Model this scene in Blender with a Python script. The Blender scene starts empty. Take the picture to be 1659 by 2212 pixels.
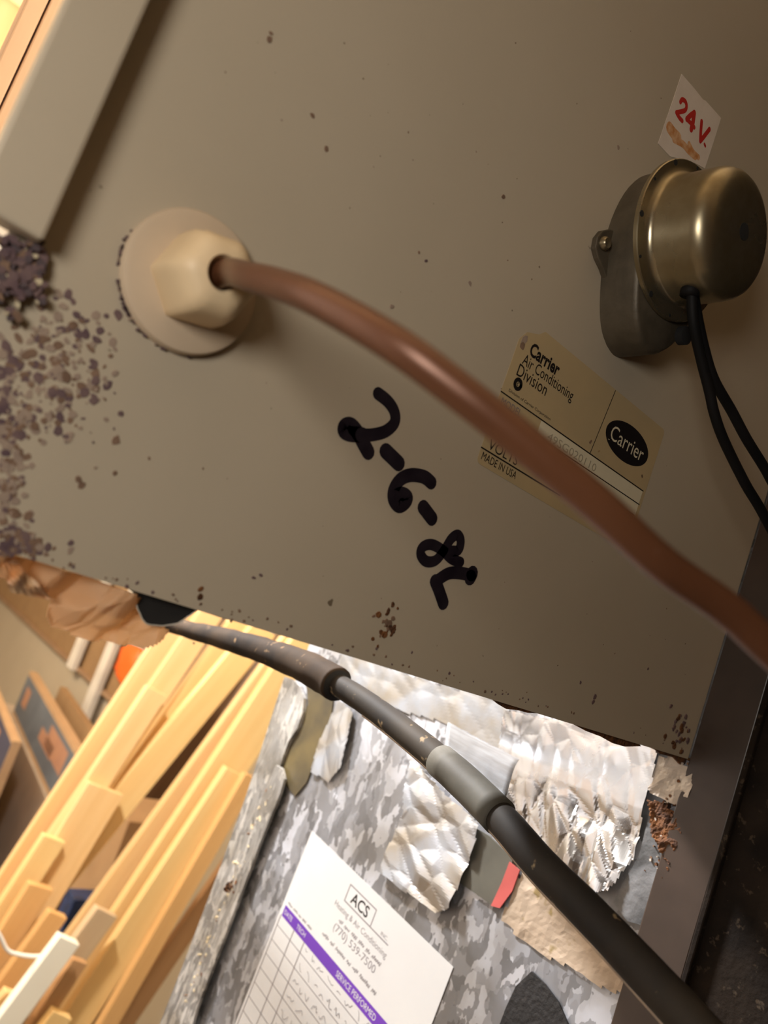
import bpy, bmesh, math, random
from mathutils import Vector, Matrix, noise
random.seed(7)
PI = math.pi
sc = bpy.context.scene
COL = sc.collection

# ------------------------------------------------------------------ camera
W, H, F = 1659.0, 2212.0, 1660.0
CX, CY = W/2, H/2
AX = Vector((1940, 924, F)).normalized()              # world X seen in the camera frame (right, down, forward)
AZ = Vector((4370, -11600, F)); AZ = (AZ - AX*AZ.dot(AX)).normalized()
AY = AZ.cross(AX)
CAM = Vector((0, -0.22, 1.5))
def c2w(v): return Vector((AX.dot(v), AY.dot(v), AZ.dot(v)))
def ray(px, py): return c2w(Vector((px-CX, py-CY, F)))
def onY(px, py, y=0.0):
    d = ray(px, py); return CAM + d*((y-CAM.y)/d.y)
def onX(px, py, x):
    d = ray(px, py); return CAM + d*((x-CAM.x)/d.x)
def atd(px, py, z): return CAM + ray(px, py)*(z/F)     # z = distance along the viewing axis
cam = bpy.data.cameras.new('camera'); camo = bpy.data.objects.new('camera', cam); COL.objects.link(camo)
r_, d_, f_ = c2w(Vector((1, 0, 0))), c2w(Vector((0, 1, 0))), c2w(Vector((0, 0, 1)))
M = Matrix((( r_.x, -d_.x, -f_.x, CAM.x), (r_.y, -d_.y, -f_.y, CAM.y), (r_.z, -d_.z, -f_.z, CAM.z), (0, 0, 0, 1)))
camo.matrix_world = M
cam.sensor_fit = 'VERTICAL'; cam.sensor_height = 36.0; cam.sensor_width = 27.0
cam.lens = F/H*36.0
cam.clip_start = 0.01
cam.dof.use_dof = True; cam.dof.focus_distance = 0.36; cam.dof.aperture_fstop = 10.5
sc.camera = camo

# ------------------------------------------------------------------ world, lights, exposure
sc.view_settings.view_transform = 'Standard'; sc.view_settings.look = 'None'
sc.view_settings.gamma = 1.0; sc.view_settings.use_curve_mapping = False
sc.view_settings.exposure = 0.0
wd = bpy.data.worlds.new('world'); sc.world = wd; wd.use_nodes = True
wd.node_tree.nodes['Background'].inputs[0].default_value = (0.9, 0.75, 0.55, 1)
wd.node_tree.nodes['Background'].inputs[1].default_value = 0.01
LAMPS = [   # name, position, watts, colour, radius: bare bulbs hanging from the ceiling, the back one added
    ('room', (0.12, 0.72, 1.95), 100.0, (0.97, 0.98, 1.0), 0.05),
    ('front', (-0.22, -0.28, 1.55), 4.1, (1.0, 0.94, 0.86), 0.07),
    ('back', (-0.2, 2.9, 2.1), 120.0, (1.0, 0.90, 0.74), 0.05),  # added fill bulb, unseen, brightens the far wall and cartons
]
for n, p, w, c, r in LAMPS:
    l = bpy.data.lights.new('bulb_light', 'POINT'); l.energy = w; l.color = c; l.shadow_soft_size = r
    o = bpy.data.objects.new('bulb_light', l); o.location = p; COL.objects.link(o)

# ------------------------------------------------------------------ materials
def nd(nt, t, **kw):
    n = nt.nodes.new(t)
    for k, v in kw.items():
        if k.startswith('i_'): n.inputs[k[2:].replace('_', ' ')].default_value = v
        else: setattr(n, k, v)
    return n
def ramp(nt, fac, stops):
    r = nt.nodes.new('ShaderNodeValToRGB'); e = r.color_ramp.elements
    while len(e) < len(stops): e.new(0.5)
    for i, (p, c) in enumerate(stops):
        e[i].position = p; e[i].color = (c if len(c) == 4 else (*c, 1)) if not isinstance(c, (int, float)) else (c, c, c, 1)
    nt.links.new(fac, r.inputs[0]); return r
def mat(name, a, b=None, rough=0.6, metal=0.0, scale=8.0, stretch=(1, 1, 1), detail=6.0, lo=0.35, hi=0.65, bump=0.0, bscale=None, spec=0.5,
        specks=None, rough2=None, distort=0.0, coat=0.0):
    m = bpy.data.materials.new(name); m.use_nodes = True; nt = m.node_tree; L = nt.links
    p = nt.nodes['Principled BSDF']
    p.inputs['Roughness'].default_value = rough; p.inputs['Metallic'].default_value = metal
    p.inputs['Specular IOR Level'].default_value = spec; p.inputs['Coat Weight'].default_value = coat
    if b is None: b = tuple(x*0.82 for x in a)
    tc = nd(nt, 'ShaderNodeTexCoord'); mp = nd(nt, 'ShaderNodeMapping'); mp.inputs['Scale'].default_value = stretch
    L.new(tc.outputs['Object'], mp.inputs['Vector'])
    nz = nd(nt, 'ShaderNodeTexNoise', i_Scale=scale, i_Detail=detail, i_Distortion=distort); L.new(mp.outputs[0], nz.inputs['Vector'])
    col = ramp(nt, nz.outputs['Fac'], [(lo, b), (hi, a)]).outputs[0]
    if rough2 is not None:
        rr = ramp(nt, nz.outputs['Fac'], [(lo, rough2), (hi, rough)]); L.new(rr.outputs[0], p.inputs['Roughness'])
    for sp in (specks or []):                       # (scale, colour, threshold noise, size)
        s2, c2, th, sz = sp
        vo = nd(nt, 'ShaderNodeTexNoise', i_Scale=s2, i_Detail=3.0, i_Roughness=0.6); L.new(tc.outputs['Object'], vo.inputs['Vector'])
        mk = ramp(nt, vo.outputs['Fac'], [(th, 0.0), (th+sz, 1.0)])
        mx = nd(nt, 'ShaderNodeMix', data_type='RGBA'); L.new(mk.outputs[0], mx.inputs[0]); L.new(col, mx.inputs[6]); mx.inputs[7].default_value = (*c2, 1)
        col = mx.outputs[2]
    L.new(col, p.inputs['Base Color'])
    if bump:
        n2 = nd(nt, 'ShaderNodeTexNoise', i_Scale=bscale or scale*3, i_Detail=4.0); L.new(mp.outputs[0], n2.inputs['Vector'])
        bp = nd(nt, 'ShaderNodeBump', i_Strength=bump, i_Distance=0.002); L.new(n2.outputs['Fac'], bp.inputs['Height']); L.new(bp.outputs[0], p.inputs['Normal'])
    return m
def galv_mat(name, dark, light, scale=70.0, stretch=(1, 1, 0.55), metal=0.55):
    m = bpy.data.materials.new(name); m.use_nodes = True; nt = m.node_tree; L = nt.links; p = nt.nodes['Principled BSDF']
    tc = nd(nt, 'ShaderNodeTexCoord'); mp = nd(nt, 'ShaderNodeMapping'); mp.inputs['Scale'].default_value = stretch; L.new(tc.outputs['Object'], mp.inputs[0])
    n1 = nd(nt, 'ShaderNodeTexNoise', i_Scale=55.0, i_Detail=4.0); L.new(mp.outputs[0], n1.inputs['Vector'])
    ad = nd(nt, 'ShaderNodeMix', data_type='RGBA', blend_type='LINEAR_LIGHT'); ad.inputs[0].default_value = 0.03
    L.new(mp.outputs[0], ad.inputs[6]); L.new(n1.outputs['Color'], ad.inputs[7])
    v = nd(nt, 'ShaderNodeTexVoronoi', i_Scale=scale); L.new(ad.outputs[2], v.inputs['Vector'])
    sp = nd(nt, 'ShaderNodeSeparateColor'); L.new(v.outputs['Color'], sp.inputs[0])
    mid = tuple((x+y)/2 for x, y in zip(dark, light))
    cr = ramp(nt, sp.outputs[0], [(0.0, dark), (0.62, mid), (0.8, light), (1.0, light)])
    n3 = nd(nt, 'ShaderNodeTexNoise', i_Scale=16.0, i_Detail=5.0); L.new(tc.outputs['Object'], n3.inputs['Vector'])
    dk = ramp(nt, n3.outputs['Fac'], [(0.36, (0.62, 0.58, 0.52)), (0.6, (1, 1, 1))])
    mx = nd(nt, 'ShaderNodeMix', data_type='RGBA', blend_type='MULTIPLY'); mx.inputs[0].default_value = 1.0
    L.new(cr.outputs[0], mx.inputs[6]); L.new(dk.outputs[0], mx.inputs[7]); L.new(mx.outputs[2], p.inputs['Base Color'])
    rr = ramp(nt, sp.outputs[1], [(0.0, 0.38), (1.0, 0.6)]); L.new(rr.outputs[0], p.inputs['Roughness'])
    p.inputs['Metallic'].default_value = metal
    return m
def wood_mat(name, a, b):
    m = mat(name, a, b, rough=0.55, scale=5.0, stretch=(9, 9, 0.5), detail=5.0, lo=0.3, hi=0.7, bump=0.15, bscale=12.0, distort=0.6)
    return m

PAINT = mat('beige_enamel', (0.51, 0.435, 0.325), (0.475, 0.402, 0.295), rough=0.42, scale=7.0, spec=0.35, bump=0.02, bscale=900.0,
            specks=[(95.0, (0.17, 0.13, 0.085), 0.735, 0.02), (230.0, (0.2, 0.15, 0.10), 0.755, 0.02)])
GALV = galv_mat('galvanised_steel', (0.19, 0.19, 0.20), (0.58, 0.60, 0.66), scale=90.0)
GALV_EDGE = galv_mat('galvanised_edge', (0.25, 0.245, 0.24), (0.62, 0.61, 0.59), scale=150.0, stretch=(1, 1, 0.35))
FOIL = mat('aluminium_foil', (0.88, 0.91, 0.97), (0.82, 0.83, 0.85), rough=0.2, rough2=0.3, metal=1.0, scale=30.0)
FOIL_DULL = mat('dull_foil', (0.60, 0.66, 0.76), (0.50, 0.46, 0.40), rough=0.36, metal=0.85, scale=28.0)
TAPE_DIRTY = mat('dirty_olive_tape', (0.10, 0.095, 0.08), (0.045, 0.04, 0.03), rough=0.65, metal=0.0, spec=0.25, scale=30.0)
TAPE_GREY = mat('grey_cloth_tape', (0.27, 0.285, 0.31), (0.17, 0.17, 0.17), rough=0.5, metal=0.25, scale=40.0, bump=0.1, bscale=700.0)
COPPER = mat('dull_copper', (0.165, 0.066, 0.030), (0.125, 0.048, 0.021), rough=0.38, metal=0.35, scale=22.0, spec=0.6, specks=[(60.0, (0.62, 0.42, 0.33), 0.72, 0.05)])
PLASTIC = mat('cream_plastic', (0.78, 0.60, 0.37), (0.72, 0.54, 0.32), rough=0.5, scale=40.0)
WASHER = mat('beige_plastic', (0.60, 0.47, 0.33), (0.55, 0.43, 0.30), rough=0.55, scale=40.0)
CASE = mat('die_cast_zinc', (0.13, 0.105, 0.072), (0.075, 0.06, 0.04), rough=0.5, metal=0.4, scale=60.0, bump=0.1, bscale=400.0)
CAN = mat('plated_steel', (0.44, 0.38, 0.26), (0.28, 0.225, 0.13), rough=0.25, rough2=0.4, metal=0.92, scale=45.0)
BLACK = mat('black_rubber', (0.008, 0.007, 0.007), (0.005, 0.005, 0.005), rough=0.6, scale=60.0, spec=0.15)
HOLE = mat('dark_hole', (0.006, 0.005, 0.005), (0.004, 0.004, 0.004), rough=0.9)
PIPE = mat('dusty_black_plastic', (0.030, 0.023, 0.016), (0.012, 0.010, 0.009), rough=0.7, scale=26.0, specks=[(110.0, (0.24, 0.175, 0.10), 0.64, 0.08)], spec=0.2)
SLEEVE = mat('dusty_brown_sleeve', (0.050, 0.032, 0.019), (0.012, 0.009, 0.008), rough=0.8, spec=0.15, scale=22.0, specks=[(80.0, (0.30, 0.19, 0.10), 0.64, 0.10)])
KRAFT_ = mat('tan_paper_tape', (0.92, 0.72, 0.48), (0.80, 0.56, 0.33), rough=0.45, scale=26.0, bump=0.2, bscale=120.0, spec=0.4)
def translucent(m, f, col):
    nt = m.node_tree; out = nt.nodes['Material Output']; p = nt.nodes['Principled BSDF']
    t = nd(nt, 'ShaderNodeBsdfTranslucent'); t.inputs[0].default_value = (*col, 1)
    mx = nd(nt, 'ShaderNodeMixShader'); mx.inputs[0].default_value = f
    nt.links.new(p.outputs[0], mx.inputs[1]); nt.links.new(t.outputs[0], mx.inputs[2]); nt.links.new(mx.outputs[0], out.inputs[0]); return m
KRAFT = translucent(KRAFT_, 0.6, (0.90, 0.66, 0.42))
PLASTIC_BLK = mat('black_film', (0.03, 0.028, 0.026), (0.018, 0.017, 0.016), rough=0.5, scale=60.0, specks=[(160.0, (0.10, 0.08, 0.05), 0.68, 0.05)])
EDGE_WHITE = mat('torn_edge', (0.65, 0.6, 0.5), rough=0.8)
PAPER = mat('white_paper', (0.60, 0.595, 0.585), (0.56, 0.555, 0.55), rough=0.45, scale=14.0)
PAPER24 = mat('old_white_sticker', (0.78, 0.68, 0.58), (0.72, 0.62, 0.52), rough=0.55, scale=70.0)
RUST_ST = mat('rust_stain', (0.55, 0.22, 0.06), (0.72, 0.46, 0.26), rough=0.7, scale=260.0)
RED = mat('red_ink', (0.55, 0.03, 0.02), (0.48, 0.02, 0.015), rough=0.5)
YEL = mat('aged_sticker', (0.52, 0.39, 0.21), (0.47, 0.36, 0.20), rough=0.4, scale=35.0, specks=[(120.0, (0.34, 0.2, 0.08), 0.72, 0.05)])
CREAM = mat('sticker_cream_band', (0.74, 0.66, 0.47), (0.68, 0.60, 0.42), rough=0.4, scale=30.0)
INK = mat('black_ink', (0.012, 0.009, 0.010), (0.010, 0.008, 0.008), rough=0.45)
MARKER = mat('black_marker', (0.010, 0.007, 0.012), (0.022, 0.016, 0.022), rough=0.35, scale=120.0)
GREYINK = mat('grey_ink', (0.22, 0.20, 0.21), rough=0.6)
PURPLE = mat('purple_band', (0.13, 0.035, 0.36), (0.11, 0.03, 0.31), rough=0.5)
EMBOSS = mat('faint_stamp', (0.44, 0.38, 0.26), rough=0.5)
DARKCAB = mat('dusty_black_sheet', (0.018, 0.012, 0.008), (0.008, 0.0055, 0.004), rough=0.9, spec=0.15, scale=34.0, bump=0.3, bscale=260.0, specks=[(190.0, (0.05, 0.036, 0.024), 0.62, 0.08)])
BROWNTAPE = mat('brown_tape', (0.055, 0.035, 0.025), (0.036, 0.023, 0.016), rough=0.38, scale=26.0, specks=[(70.0, (0.24, 0.17, 0.12), 0.72, 0.04)])
RUST = mat('rust', (0.20, 0.075, 0.02), (0.055, 0.022, 0.010), rough=0.9, scale=160.0, bump=0.8, bscale=500.0)
RUSTPURP = mat('purple_corrosion', (0.18, 0.115, 0.105), (0.10, 0.06, 0.068), rough=0.9, scale=160.0)
RUSTBRN = mat('brown_corrosion', (0.25, 0.155, 0.10), (0.16, 0.095, 0.06), rough=0.9, scale=160.0)
RUSTPALE = mat('pale_corrosion', (0.36, 0.27, 0.20), (0.29, 0.215, 0.165), rough=0.9, scale=160.0)
LIME = mat('mineral_scale', (0.72, 0.62, 0.40), (0.45, 0.36, 0.24), rough=0.85, scale=300.0)
OLIVE = mat('old_adhesive', (0.12, 0.088, 0.034), (0.06, 0.046, 0.024), rough=0.5, scale=30.0)
DKTAPE = mat('dark_grey_tape', (0.105, 0.10, 0.08), (0.08, 0.075, 0.06), rough=0.45, scale=30.0)
REDTAPE = mat('red_tape', (0.52, 0.10, 0.09), (0.42, 0.08, 0.07), rough=0.5, scale=30.0)
STAINTAPE = mat('stained_tape', (0.50, 0.39, 0.29), (0.37, 0.28, 0.20), rough=0.6, scale=30.0, bump=0.2, specks=[(60.0, (0.28, 0.2, 0.08), 0.62, 0.08)])
BLKTAR = mat('black_mastic', (0.014, 0.012, 0.012), (0.008, 0.007, 0.007), rough=0.7, scale=60.0, bump=0.4, bscale=300.0)
GREYPLAS = mat('grey_mastic', (0.22, 0.22, 0.225), (0.03, 0.03, 0.03), rough=0.7, scale=36.0, bump=0.3, bscale=200.0)
PLASTER = mat('dirty_white_tape', (0.66, 0.57, 0.48), (0.48, 0.40, 0.33), rough=0.7, scale=60.0, bump=0.3, bscale=250.0)
WOODS = [wood_mat('pine_%s' % n, a, b) for n, a, b in (
    ('pale', (0.82, 0.55, 0.25), (0.74, 0.46, 0.19)), ('yellow', (0.84, 0.58, 0.24), (0.78, 0.50, 0.19)),
    ('orange', (0.72, 0.42, 0.16), (0.64, 0.35, 0.12)), ('brown', (0.48, 0.27, 0.115), (0.40, 0.21, 0.085)), ('grey', (0.55, 0.39, 0.22), (0.49, 0.34, 0.19)), ('dark', (0.17, 0.09, 0.04), (0.12, 0.06, 0.025)))]  # the dark one has the lumber gap's shade in its colour
WHITEWOOD = mat('white_primed_wood', (0.86, 0.80, 0.64), (0.82, 0.76, 0.60), rough=0.5)
STRING = mat('white_cord', (0.85, 0.78, 0.66), rough=0.8)
CARD = mat('cardboard', (0.50, 0.32, 0.17), (0.45, 0.285, 0.15), rough=0.8, scale=12.0)
CARD_DK = mat('brown_cardboard', (0.33, 0.20, 0.09), (0.29, 0.17, 0.075), rough=0.8, scale=12.0)
BLUEPRINT = mat('blue_grey_print', (0.16, 0.18, 0.20), (0.13, 0.145, 0.165), rough=0.6, scale=9.0)
NAVY = mat('navy_print', (0.07, 0.07, 0.11), rough=0.6)
ORANGEPR = mat('orange_print', (0.50, 0.26, 0.15), (0.42, 0.22, 0.14), rough=0.6, scale=14.0)
ORANGE = mat('orange_plastic', (0.95, 0.15, 0.015), (0.85, 0.12, 0.01), rough=0.5)
WHITEPL = mat('white_paint', (0.80, 0.74, 0.64), rough=0.5)
BLUE = mat('blue_plastic', (0.02, 0.06, 0.22), (0.01, 0.03, 0.10), rough=0.4, scale=60.0)
WALLM = mat('tan_wall_paint', (0.50, 0.42, 0.30), (0.47, 0.39, 0.275), rough=0.9, scale=3.0)
WALLPALE = mat('pale_wall_paint', (0.70, 0.72, 0.75), (0.66, 0.68, 0.71), rough=0.9, scale=3.0)  # unseen left wall made pale to bounce light into the foil
WALLDARK = mat('low_bounce_brown', (0.09, 0.052, 0.024), (0.065, 0.037, 0.017), rough=0.7, scale=3.0)  # unseen walls made dark to hold down bounce on the housing
FLOORM = mat('concrete', (0.24, 0.20, 0.155), (0.20, 0.165, 0.125), rough=0.9, scale=4.0)
CEILM = wood_mat('subfloor', (0.72, 0.52, 0.30), (0.64, 0.45, 0.25))
PORCELAIN = mat('porcelain', (0.8, 0.78, 0.74), rough=0.3)

# ------------------------------------------------------------------ mesh helpers
ORG = {}
def new(name, verts, faces, m, parent=None, smooth=False):
    vs = [Vector(v) for v in verts]
    lo = Vector([min(v[i] for v in vs) for i in range(3)]); hi = Vector([max(v[i] for v in vs) for i in range(3)]); c = (lo+hi)/2
    me = bpy.data.meshes.new(name); me.from_pydata([v-c for v in vs], [], faces)
    bm = bmesh.new(); bm.from_mesh(me); bmesh.ops.recalc_face_normals(bm, faces=bm.faces); bm.to_mesh(me); bm.free()
    if smooth:
        for p in me.polygons: p.use_smooth = True
    o = bpy.data.objects.new(name, me); COL.objects.link(o)
    for mm in (m if isinstance(m, (list, tuple)) else [m]): me.materials.append(mm)
    if parent is not None: o.parent = parent; o.location = c - ORG[parent.name]
    else: o.location = c
    ORG[o.name] = c
    return o
def thing(name, label, cat, loc, group=None):
    o = bpy.data.objects.new(name, None); o.empty_display_size = 0.02; o.location = loc; COL.objects.link(o); ORG[o.name] = Vector(loc)
    return tag(o, label, cat, group)
def tag(o, label, cat, group=None):
    o['label'] = label; o['category'] = cat
    if group: o['group'] = group
    return o
def struct(o): o['kind'] = 'structure'; return o
def boxv(x0, x1, y0, y1, z0, z1):
    return [(x, y, z) for x in (x0, x1) for y in (y0, y1) for z in (z0, z1)], [(0, 1, 3, 2), (4, 6, 7, 5), (0, 4, 5, 1), (2, 3, 7, 6), (0, 2, 6, 4), (1, 5, 7, 3)]
def box(name, b, m, parent=None, bev=0.0):
    v, f = boxv(*b); o = new(name, v, f, m, parent)
    if bev: bevel(o, bev)
    return o
def bevel(o, w, seg=2):
    md = o.modifiers.new('bevel', 'BEVEL'); md.width = w; md.segments = seg; md.limit_method = 'ANGLE'; md.angle_limit = math.radians(35)
def prism(name, poly, n, m, parent=None, bev=0.0):
    """poly: 3-D points of the visible face; n: vector from the visible face to the back face"""
    k = len(poly); P = [Vector(p) for p in poly]; n = Vector(n)
    v = P + [p+n for p in P]
    f = [tuple(range(k)), tuple(range(2*k-1, k-1, -1))] + [(i, (i+1) % k, k+(i+1) % k, k+i) for i in range(k)]
    o = new(name, v, f, m, parent)
    if bev: bevel(o, bev)
    return o
def cat_path(pts, sub=6):
    P = [Vector(p) for p in pts]; out = []
    for i in range(len(P)-1):
        p0 = P[max(i-1, 0)]; p1 = P[i]; p2 = P[i+1]; p3 = P[min(i+2, len(P)-1)]
        for s in range(sub):
            t = s/sub
            out.append(0.5*((2*p1)+(p2-p0)*t+(2*p0-5*p1+4*p2-p3)*t*t+(3*p1-p0-3*p2+p3)*t**3))
    return out+[P[-1]]
def tube_v(path, rad, seg=16, wob=0.0):
    v = []; f = []; prev = None; n = len(path)
    for i, p in enumerate(path):
        t = (path[min(i+1, n-1)]-path[max(i-1, 0)]).normalized()
        a = t.orthogonal().normalized() if prev is None else (prev-t*prev.dot(t)).normalized()
        prev = a; b = t.cross(a); r = rad(i/(n-1)) if callable(rad) else rad
        for k in range(seg):
            ang = 2*PI*k/seg; d = a*math.cos(ang)+b*math.sin(ang)
            rr = r*(1+wob*noise.noise(p*90+d*1.3)) if wob else r
            v.append(p+d*rr)
    for i in range(n-1):
        for k in range(seg): f.append((i*seg+k, i*seg+(k+1) % seg, (i+1)*seg+(k+1) % seg, (i+1)*seg+k))
    f.append(tuple(range(seg))); f.append(tuple((n-1)*seg+k for k in range(seg-1, -1, -1)))
    return v, f
def tube(name, path, rad, m, parent=None, seg=16, wob=0.0):
    v, f = tube_v(path, rad, seg, wob); return new(name, v, f, m, parent, True)
def lathe(name, prof, c, m, parent=None, seg=48, cap0=True, cap1=True):
    """profile of (radius, y) revolved about an axis along Y through c=(x,z)"""
    v = []; f = []
    for (r, y) in prof:
        for k in range(seg):
            a = 2*PI*k/seg; v.append((c[0]+r*math.cos(a), y, c[1]+r*math.sin(a)))
    for i in range(len(prof)-1):
        for k in range(seg): f.append((i*seg+k, i*seg+(k+1) % seg, (i+1)*seg+(k+1) % seg, (i+1)*seg+k))
    if cap0: f.append(tuple(range(seg)))
    if cap1: f.append(tuple((len(prof)-1)*seg+k for k in range(seg)))
    o = new(name, v, f, m, parent, True)
    md = o.modifiers.new('edges', 'EDGE_SPLIT'); md.split_angle = math.radians(40)
    return o
def inside(p, poly):
    x, y = p; r = False; j = len(poly)-1
    for i in range(len(poly)):
        xi, yi = poly[i]; xj, yj = poly[j]
        if (yi > y) != (yj > y) and x < (xj-xi)*(y-yi)/(yj-yi)+xi: r = not r
        j = i
    return r
def ridged(p, s, o=3):
    v = 0; a = 1.0
    for k in range(o):
        v += a*(1-abs(noise.noise(p*s+Vector((k*7.3, 1.7*k, 3.1)))*2)); s *= 2.1; a *= 0.5
    return v
def creased(a, b, s, ang=0.5, el=0.55):
    ca, sa = math.cos(ang), math.sin(ang); x, y = a*ca+b*sa, (-a*sa+b*ca)*el; h = 0
    for k, w in ((1.0, 1.0), (2.3, .42)):
        d = noise.voronoi(Vector((x*s*k+3.1*k, y*s*k+1.7, k)))[0]; h += w*min(d[1]-d[0], .75)
    return h
class Plane:
    """a flat surface with origin, right (u), up (v) and outward normal (n)"""
    def __init__(s, o, u, v): s.o = Vector(o); s.u = Vector(u); s.v = Vector(v); s.n = s.u.cross(s.v).normalized()
    def pt(s, a, b, h=0.0): return s.o+s.u*a+s.v*b+s.n*h
    def uv(s, p): d = Vector(p)-s.o; return (d.dot(s.u), d.dot(s.v))
PANEL = Plane((0, 0, 0), (1, 0, 0), (0, 0, 1))         # normal -Y, towards the viewer
DUCT_X = 0.445
DUCT = Plane((DUCT_X, 0, 0), (0, -1, 0), (0, 0, 1))    # normal -X
def ppx(pl, px, py):
    p = onY(px, py, pl.o.y) if pl.n.y < -0.9 else onX(px, py, pl.o.x)
    return pl.uv(p)
def patch(name, pl, uvs, h0, th, m, parent=None):
    return prism(name, [pl.pt(a, b, h0+th) for a, b in uvs], pl.n*(-th), m, parent)
def sheet(name, pl, uvs, h, amp, m, parent=None, step=0.0016, sc_=55.0, jag=0.0, wt=None, smooth=False, crease=0.0, ang=0.5):
    """crumpled sheet cut to an outline; relief is real geometry"""
    us = [a for a, b in uvs]; vs = [b for a, b in uvs]; idx = {}; V = []; Fc = []
    nu = int((max(us)-min(us))/step)+1; nv = int((max(vs)-min(vs))/step)+1
    def vert(i, j):
        if (i, j) in idx: return idx[i, j]
        a = min(us)+i*step; b = min(vs)+j*step
        q = Vector((a, b, 0))
        aw = amp*(wt(a, b) if wt else 1.0)
        hh = h+aw*(ridged(q, sc_, 3)-0.9)*0.5+aw*0.4*noise.noise(q*sc_*0.45)
        if crease: hh = h+aw*(creased(a, b, crease, ang)-.45)
        w = jag*noise.noise(q*140)
        V.append(pl.pt(a+w, b-w, max(hh, 0.0004))); idx[i, j] = len(V)-1; return idx[i, j]
    for i in range(nu):
        for j in range(nv):
            if inside((min(us)+(i+.5)*step, min(vs)+(j+.5)*step), uvs):
                Fc.append((vert(i, j), vert(i+1, j), vert(i+1, j+1), vert(i, j+1)))
    o = new(name, V, Fc, m, parent, smooth)
    sd = o.modifiers.new('thickness', 'SOLIDIFY'); sd.thickness = 0.0002; sd.offset = -1
    return o
def strokes(name, pl, lines, width, h, m, parent=None):
    """flat ink strokes with round ends; lines: list of uv polylines"""
    V = []; Fc = []
    for li, ln in enumerate(lines):
        w = width[li] if isinstance(width, (list, tuple)) else width
        pts = cat_path([(a, b, 0) for a, b in ln], 5) if len(ln) > 2 else [Vector((a, b, 0)) for a, b in ln]
        hh = h+0.00001*li; n = len(pts); base = len(V)
        for i, p in enumerate(pts):
            t = (pts[min(i+1, n-1)]-pts[max(i-1, 0)]); t.normalize(); s = Vector((-t.y, t.x, 0))*w/2
            V.append(pl.pt(p.x+s.x, p.y+s.y, hh)); V.append(pl.pt(p.x-s.x, p.y-s.y, hh))
        for i in range(n-1): Fc.append((base+2*i, base+2*i+1, base+2*i+3, base+2*i+2))
        for p in (pts[0], pts[-1]):
            b0 = len(V)
            for k in range(12): V.append(pl.pt(p.x+w/2*math.cos(k*PI/6), p.y+w/2*math.sin(k*PI/6), hh+0.000004))
            Fc.append(tuple(range(b0, b0+12)))
    return new(name, V, Fc, m, parent)
def text(name, s, pl, a, b, w, hgt, h, m, parent=None, bold=0.0, shear=0.0, rot=0.0):
    """lettering whose box starts at uv (a,b) (lower left), w wide, hgt tall"""
    cu = bpy.data.curves.new('lettering', 'FONT'); cu.body = s; cu.size = 1.0; cu.offset = bold; cu.shear = shear; cu.resolution_u = 3
    to = bpy.data.objects.new('lettering', cu); COL.objects.link(to); bpy.context.view_layer.update()
    me = bpy.data.meshes.new_from_object(to.evaluated_get(bpy.context.evaluated_depsgraph_get()))
    xs = [v.co.x for v in me.vertices]; ys = [v.co.y for v in me.vertices]
    sx = w/(max(xs)-min(xs)); sy = hgt/(max(ys)-min(ys)); V = []
    cr, sr = math.cos(rot), math.sin(rot)
    for v in me.vertices:
        x = (v.co.x-min(xs))*sx; y = (v.co.y-min(ys))*sy
        V.append(pl.pt(a+x*cr-y*sr, b+x*sr+y*cr, h))
    Fc = [tuple(p.vertices) for p in me.polygons]
    bpy.data.objects.remove(to); bpy.data.meshes.remove(me); bpy.data.curves.remove(cu)
    return new(name, V, Fc, m, parent)
def blob(pl, a, b, r, h, k=7, el=1.0):
    """irregular flake outline"""
    ph = random.random()*6.3; e = random.uniform(0.6, 1.0)*el; out = []
    for i in range(k):
        t = 2*PI*i/k; rr = r*random.uniform(0.7, 1.15); x = rr*math.cos(t); y = rr*e*math.sin(t)
        out.append((a+x*math.cos(ph)-y*math.sin(ph), b+x*math.sin(ph)+y*math.cos(ph)))
    return out
def flakes(name, pl, items, mats, parent):
    V = []; Fc = []; mi = []
    for (a, b, r, th, mm) in items:
        o = blob(pl, a, b, r, th); k = len(o); b0 = len(V)
        V += [pl.pt(x, y, th) for x, y in o]+[pl.pt(a+(x-a)*1.12, b+(y-b)*1.12, 0.0) for x, y in o]
        Fc.append(tuple(range(b0, b0+k))); mi.append(mm)
        for i in range(k): Fc.append((b0+i, b0+(i+1) % k, b0+k+(i+1) % k, b0+k+i)); mi.append(mm)
    o = new(name, V, Fc, mats, parent); o['kind'] = 'stuff'
    for p, q in zip(o.data.polygons, mi): p.material_index = q
    return o

# ------------------------------------------------------------------ the room
struct(box('floor', (-2.0, 2.0, -2.0, 6.2, -0.1, 0.0), FLOORM))
struct(box('ceiling', (-2.0, 2.0, -2.0, 6.2, 2.46, 2.56), CEILM))
struct(box('wall_left', (-1.5, -1.4, 0.3, 6.2, 0.0, 2.46), WALLPALE))
struct(box('wall_near', (-1.5, -1.4, -2.0, 0.3, 0.0, 2.46), WALLDARK))
struct(box('wall_right', (1.5, 1.6, -2.0, 6.2, 0.0, 2.46), WALLM))
struct(box('wall_back', (-2.0, 1.5, 6.1, 6.2, 0.0, 2.46), WALLM))
struct(box('wall_front', (-2.0, 1.5, -2.1, -2.0, 0.0, 2.46), WALLDARK))
for y, lb in ((1.30, 'nearest pine ceiling joist in the bright top left corner'), (1.66, 'middle pine ceiling joist in the bright top left corner'), (2.02, 'farthest pine ceiling joist in the bright top left corner')):
    tag(box('ceiling_joist', (-1.4, 1.5, y-0.019, y+0.019, 2.27, 2.46), WOODS[2], None, 0.002), lb, 'joist', 'ceiling joists')
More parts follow.
